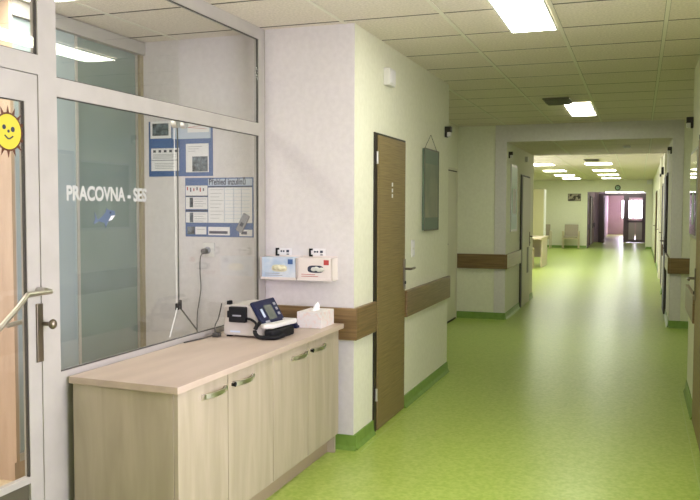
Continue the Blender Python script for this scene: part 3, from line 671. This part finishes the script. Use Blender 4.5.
q('paper', 0.345, 0.66, 0.83, 0.97, 'chart_box'); q('ink', 0.36, 0.63, 0.90, 0.945, 'chart_bars', 0.002)
q('paper', 0.80, 0.985, 0.87, 0.98, 'photo_box'); q('ink', 0.83, 0.91, 0.90, 0.95, 'photo_spot', 0.002)
B().box(-2.824+0.497*0.80, -2.824+0.497*0.90, YI-0.021, YI-0.0135, 1.283+0.03, 1.283+0.155, bev=0.006, rot=((-2.824+0.497*0.85, YI-0.017, 1.37), 'Y', R(28))).build('meter_picture', 'ink_grey', r)
B().box(-2.824+0.497*0.825, -2.824+0.497*0.87, YI-0.0225, YI-0.0212, 1.283+0.07, 1.283+0.095, rot=((-2.824+0.497*0.85, YI-0.017, 1.37), 'Y', R(28))).build('meter_display', 'ink', r)

# socket with plug and hanging cable on the office wall
so = empty('wall_socket', (-2.645, YI-0.01, 1.16), 'white wall socket with a plug in it, under the insulin poster behind the glass', 'socket')
B().box(-2.690, -2.605, YI-0.020, YI-0.0065, 1.150, 1.245, bev=0.004).build('plate', 'white', so)
B().cyl((-2.655, YI-0.024, 1.195), (-2.655, YI-0.0205, 1.195), 0.024).build('outlet', 'ink_grey', so)
pc = B().cyl((-2.665, YI-0.060, 1.190), (-2.665, YI-0.0245, 1.190), 0.018).tube([(-2.665, YI-0.055, 1.18), (-2.685, YI-0.06, 1.15), (-2.70, YI-0.04, 1.05), (-2.70, YI-0.03, 0.95), (-2.715, YI-0.03, 0.85), (-2.73, YI-0.03, 0.74), (-2.73, YI-0.03, 0.4)], 0.0038)
tag(pc.build('plug_cable', 'cable', smooth=True), 'dark plug and cable hanging down the office wall from the socket', 'cable')

# blind pull cord hanging inside the glass
bc = empty('blind_cord', (G-0.095, 3.745, 0.80), 'dark and white pull cord hanging inside the glass and forking at the sill', 'cord')
cx_ = G-0.095; cy_ = 3.745
B().tube([(cx_, cy_, 1.95), (cx_, cy_, 0.97)], 0.0035, smooth=False).build('cord', 'cable', bc)
B().tube([(cx_, cy_-0.032, 1.95), (cx_, cy_-0.020, 0.97)], 0.0022, smooth=False).build('cord', 'cord', bc)
B().box(cx_-0.008, cx_+0.008, cy_-0.022, cy_-0.008, 0.93, 0.965).box(cx_-0.008, cx_+0.008, cy_+0.004, cy_+0.018, 0.935, 0.98).build('toggle', 'black', bc)
B().tube([(cx_, cy_, 0.95), (cx_+0.04, cy_+0.12, 0.806)], 0.004, smooth=False).build('cord', 'cable', bc)
B().tube([(cx_, cy_-0.01, 0.95), (cx_+0.04, cy_-0.155, 0.806)], 0.003, smooth=False).build('cord', 'cord', bc)
B().cyl((G-0.045, cy_-0.12, 1.90), (G-0.0155, cy_-0.12, 1.90), 0.022).cyl((G-0.045, cy_-0.04, 1.90), (G-0.0155, cy_-0.04, 1.90), 0.018).box(cx_-0.004, G-0.0705, cy_-0.022, cy_+0.006, 1.94, 1.953).build('cord_clip', 'alu', bc)

# lettering and stickers on the glass
lt = text('office_lettering', 'PRACOVNA - SES', 'letter', None, (G-0.0083, 2.748, 1.503), (0, 1, 0), (0, 0, 1), 0.083, thick=0.0006, bold=0.0030, xs=0.905)
tag(lt, 'white capital lettering on the glass partition', 'lettering')
YS, ZS = 2.432, 1.752
s = empty('sun_sticker', (G-0.011, YS, ZS), 'yellow smiling sun sticker with dark brown rays on the glass door', 'sticker')
rays = B()
for k in range(16):
    an = 2*math.pi*k/16; n = 0.12
    tri = [(YS+0.058*math.cos(an-n*1.5), ZS+0.058*math.sin(an-n*1.5)), (YS+0.098*math.cos(an), ZS+0.098*math.sin(an)), (YS+0.058*math.cos(an+n*1.5), ZS+0.058*math.sin(an+n*1.5))]
    rays.prism(tri, 'X', G-0.0110, G-0.0104)
rays.cyl((G-0.0112, YS, ZS), (G-0.0098, YS, ZS), 0.072, n=32).build('rays', 'brown_sticker', s)
B().cyl((G-0.0112, YS, ZS), (G-0.0092, YS, ZS), 0.065, n=32).build('face', 'sun', s)
fc = B().cyl((G-0.0091, YS-0.022, ZS+0.016), (G-0.0085, YS-0.022, ZS+0.016), 0.009).cyl((G-0.0091, YS+0.022, ZS+0.010), (G-0.0085, YS+0.022, ZS+0.010), 0.010).cyl((G-0.0091, YS, ZS+0.002), (G-0.0085, YS, ZS+0.002), 0.006)
fc.tube([(G-0.0088, YS-0.02, ZS-0.014), (G-0.0088, YS, ZS-0.026), (G-0.0088, YS+0.022, ZS-0.016)], 0.003, n=6)
fc.build('smile', 'ink', s)
YS, ZS = 2.997, 1.425
s = empty('fish_sticker', (G-0.0086, YS, ZS), 'small blue-grey fish sticker on the glass below the lettering', 'sticker')
body = [(YS-0.05, ZS-0.008), (YS-0.02, ZS+0.004), (YS+0.005, ZS+0.022), (YS+0.035, ZS+0.036), (YS+0.075, ZS+0.032), (YS+0.080, ZS+0.012), (YS+0.055, ZS-0.008), (YS+0.02, ZS-0.020), (YS-0.02, ZS-0.018)]
B().prism(body, 'X', G-0.0086, G-0.0078).build('body', 'fish', s)
B().prism([(YS-0.045, ZS-0.006), (YS-0.07, ZS+0.032), (YS-0.062, ZS+0.002), (YS-0.075, ZS-0.026), (YS-0.04, ZS-0.014)], 'X', G-0.0086, G-0.0079).build('tail', 'fish', s)
B().prism([(YS+0.01, ZS+0.022), (YS+0.018, ZS+0.046), (YS+0.035, ZS+0.034)], 'X', G-0.0086, G-0.0079).prism([(YS+0.0, ZS-0.016), (YS+0.01, ZS-0.045), (YS+0.024, ZS-0.018)], 'X', G-0.0086, G-0.0079).build('fins', 'fish', s)
B().prism([(YS+0.03, ZS-0.012), (YS+0.05, ZS+0.010), (YS+0.078, ZS+0.012), (YS+0.055, ZS-0.008)], 'X', G-0.0077, G-0.0072).build('belly', 'paper', s)
B().cyl((G-0.0077, YS+0.045, ZS+0.024), (G-0.0070, YS+0.045, ZS+0.024), 0.005).build('eye', 'ink', s)

# ------------------------------------------------------------------ things on the left wall
sr = empty('alarm_sounder', (XL, 5.24, 2.29), 'white alarm sounder box high on the wall above the brown door', 'alarm')
B().box(XL+0.0005, XL+0.045, 5.19, 5.33, 2.29, 2.405, bev=0.006).build('housing', 'white', sr)
B().box(XL+0.0455, XL+0.050, 5.205, 5.315, 2.305, 2.39, bev=0.002).build('cover', 'paper', sr)
sw = empty('light_switch', (XL, 5.95, 1.13), 'white light switch plate right of the brown door', 'switch')
B().box(XL+0.0005, XL+0.010, 5.91, 5.985, 1.105, 1.235, bev=0.003).build('plate', 'white', sw)
for z in (1.14, 1.20): B().box(XL+0.0102, XL+0.014, 5.922, 5.973, z-0.022, z+0.022, bev=0.001).build('rocker', 'paper', sw)

p = empty('hanging_picture', (XL, 6.48, 1.30), 'tall green-grey framed picture hanging on a string between brown door and wall corner', 'picture')
B().box(XL+0.004, XL+0.020, 6.22, 6.70, 1.30, 1.945).build('mount', 'art_border', p)
B().box(XL+0.0205, XL+0.0215, 6.25, 6.67, 1.40, 1.83).build('print', 'art', p)
B().box(XL+0.0205, XL+0.023, 6.216, 6.226, 1.295, 1.95).box(XL+0.0205, XL+0.023, 6.694, 6.704, 1.295, 1.95).box(XL+0.0205, XL+0.023, 6.226, 6.694, 1.295, 1.305).box(XL+0.0205, XL+0.023, 6.226, 6.694, 1.94, 1.95).build('frame', 'vent', p)
B().tube([(XL+0.008, 6.27, 1.945), (XL+0.006, 6.48, 2.07), (XL+0.008, 6.69, 1.945)], 0.0018, n=6, smooth=False).build('string', 'cable', p)

def sensor(x, y, z, dx, label, s=1.0, along='x'):
    r = empty('wall_sensor', (x, y, z-0.05*s), label, 'sensor')
    a, b_ = (x+dx*0.0005, x+dx*0.07*s)
    c_ = x+dx*0.026*s
    B().box(min(a, b_), max(a, b_), y-0.035*s, y+0.035*s, z, z+0.06*s, bev=0.003).box(min(a, c_), max(a, c_), y-0.035*s, y+0.035*s, z-0.055*s, z+0.001, bev=0.003).build('housing', 'dark', r)
    a2, b2 = (x+dx*0.028*s, x+dx*0.065*s)
    B().box(min(a2, b2), max(a2, b2), y-0.030*s, y+0.030*s, z-0.05*s, z-0.0005, bev=0.004).build('lens', 'white', r)
sensor(XL, 7.02, 2.14, 1, 'black and white motion sensor on the left wall, right of the hanging picture', 0.8)
sensor(XR, 7.0, 2.155, -1, 'dark and white motion sensor high at the end of the near right wall', 0.75)
sensor(XPL, 10.98, 2.19, 1, 'small black sensor on the inner side of the left portal pier', 0.75)
sensor(XPR, 11.0, 2.21, -1, 'small black and white sensor on the inner side of the right portal pier', 0.75)
tag(B().box(XPL+0.0005, XPL+0.04, 12.62, 12.74, 2.19, 2.27, bev=0.005).build('alarm_sounder', 'white'), 'small pale box above the door inside the left of the portal', 'alarm')

nb = empty('notice_board', (XPL, 11.4, 1.15), 'narrow pale green notice board inside the left of the portal, before the door', 'notice board')
B().box(XPL+0.0005, XPL+0.014, 11.15, 11.72, 1.16, 2.08).build('frame', 'alu', nb)
B().box(XPL+0.0145, XPL+0.016, 11.18, 11.69, 1.19, 2.05).build('sheet', 'board', nb)
B().box(XPL+0.0165, XPL+0.0172, 11.28, 11.6, 1.4, 1.75).build('notice', 'paper', nb)

nb = empty('notice_board', (XR, 6.6, 1.25), 'glossy dark green framed notice board on the near right wall', 'notice board')
B().box(XR-0.016, XR-0.0005, 6.14, 6.93, 1.262, 1.912).build('frame', 'alu', nb)
B().box(XR-0.0185, XR-0.0165, 6.165, 6.905, 1.285, 1.89).build('glass_front', 'gloss_board', nb)
B().box(XR-0.0195, XR-0.0186, 6.42, 6.62, 1.36, 1.60).build('notice', 'board', nb)

# ------------------------------------------------------------------ lounge beyond the portal
cab = empty('tall_cabinet', (-2.95, 26.3, 0), 'tall pale yellow cabinet beyond the portal on the left', 'cabinet')
B().box(-3.85, -2.83, 26.0, 26.55, 0, 2.10).build('body', 'yellowcab', cab)
for (x0, x1) in ((-3.84, -3.34), (-3.33, -2.84)): B().box(x0, x1, 25.98, 25.999, 0.08, 2.08).build('door', 'yellowcab', cab)
B().box(-2.829, -2.81, 26.02, 26.53, 0.08, 2.08).build('side_panel', 'paper', cab)

dk = empty('desk', (-2.9, 21.2, 0), 'pale wooden desk beyond the portal on the left, beside the open lounge floor', 'desk')
B().box(-3.5, -2.27, 20.5, 22.2, 0.72, 0.76, bev=0.003).build('desk_top', 'desk', dk)
B().box(-3.5, -3.47, 20.55, 22.15, 0, 0.7195).build('side_panel', 'desk', dk)
B().box(-2.33, -2.30, 20.9, 22.15, 0, 0.7195).build('side_panel', 'desk', dk)
B().box(-3.46, -2.34, 22.0, 22.03, 0.2, 0.7195).build('back_panel', 'desk', dk)
B().box(-2.75, -2.34, 21.5, 21.98, 0.55, 0.70).build('drawer', 'desk', dk)
st = empty('stool', (-2.6, 20.55, 0), 'small pale wooden stool at the near end of the desk', 'stool')
B().box(-2.80, -2.44, 20.15, 20.46, 0.47, 0.52, bev=0.008).build('seat', 'desk', st)
for (x, y) in ((-2.78, 20.18), (-2.46, 20.18), (-2.78, 20.43), (-2.46, 20.43)): B().box(x-0.02, x+0.02, y-0.02, y+0.02, 0, 0.4695).build('leg', 'desk', st)
B().box(-2.74, -2.50, 20.17, 20.185, 0.08, 0.42).build('front_panel', 'desk', st)
tag(B().cyl((-2.62, 21.0, 0.7605), (-2.62, 21.0, 0.86), 0.045, 0.04).build('desk_cup', 'black'), 'small dark cup standing on the pale desk', 'cup')

def chair(x, y, rz, label):
    r = empty('armchair', (x, y, 0), label, 'chair', None)
    r_ = r
    B().box(x-0.25, x+0.25, y-0.26, y+0.22, 0.40, 0.47, bev=0.02).build('seat', 'fabric', r_)
    B().prism([(y+0.17, 0.45), (y+0.23, 0.45), (y+0.31, 0.90), (y+0.25, 0.90)], 'X', x-0.25, x+0.25, bev=0.015).build('backrest', 'fabric', r_)
    for sx in (-1, 1):
        xx = x+sx*0.285
        B().tube([(xx, y-0.26, 0.0), (xx, y-0.24, 0.62)], 0.016, smooth=False).build('leg', 'desk', r_)
        B().tube([(xx, y+0.26, 0.0), (xx, y+0.22, 0.62)], 0.016, smooth=False).build('leg', 'desk', r_)
        B().box(xx-0.025, xx+0.025, y-0.28, y+0.25, 0.62, 0.65, bev=0.01).build('armrest', 'desk', r_)
    B().box(x-0.285, x+0.285, y-0.25, y-0.22, 0.36, 0.395).build('seat_rail', 'desk', r_)
    return r
ch = chair(-2.40, 31.4, 0, 'beige armchair against the far lounge wall below the picture')
c2 = dup(ch, (-3.42, 31.3, 0), 0, 'beige armchair at the far wall, mostly hidden behind the tall yellow cabinet')

pic = empty('wall_picture', (-2.33, YEND, 1.78), 'wide dark patterned picture on the far lounge wall above the armchair', 'picture')
B().box(-2.58, -2.10, YEND-0.025, YEND-0.0005, 1.78, 2.06).build('frame', 'vent', pic)
B().box(-2.56, -2.12, YEND-0.028, YEND-0.0255, 1.80, 2.04).build('print', 'collage', pic)
ck = empty('wall_clock', (-0.78, YEND, 2.15), 'round dark-rimmed wall clock above the far opening', 'clock')
B().cyl((-0.78, YEND-0.04, 2.275), (-0.78, YEND-0.0005, 2.275), 0.105, n=32).build('rim', 'dark', ck)
B().cyl((-0.78, YEND-0.044, 2.275), (-0.78, YEND-0.0405, 2.275), 0.07, n=32).build('dial', 'board', ck)
B().box(-0.785, -0.775, YEND-0.047, YEND-0.0445, 2.27, 2.33).box(-0.785, -0.74, YEND-0.047, YEND-0.0445, 2.265, 2.275).build('hands', 'ink', ck)
tag(B().box(0.24, 0.42, YEND-0.10, YEND-0.0005, 2.40, 2.55, bev=0.01).build('junction_box', 'paper'), 'white box on the far wall, upper right of the far opening', 'box')
hl = empty('door_closer', (0.42, 16.4, 2.05), 'black fitting high on the right wall beyond the portal', 'fitting')
B().box(0.37, 0.4495, 16.2, 16.3, 2.12, 2.26, bev=0.01).build('body', 'black', hl)
B().box(0.345, 0.37, 16.2, 16.3, 2.08, 2.13).build('arm', 'black', hl)
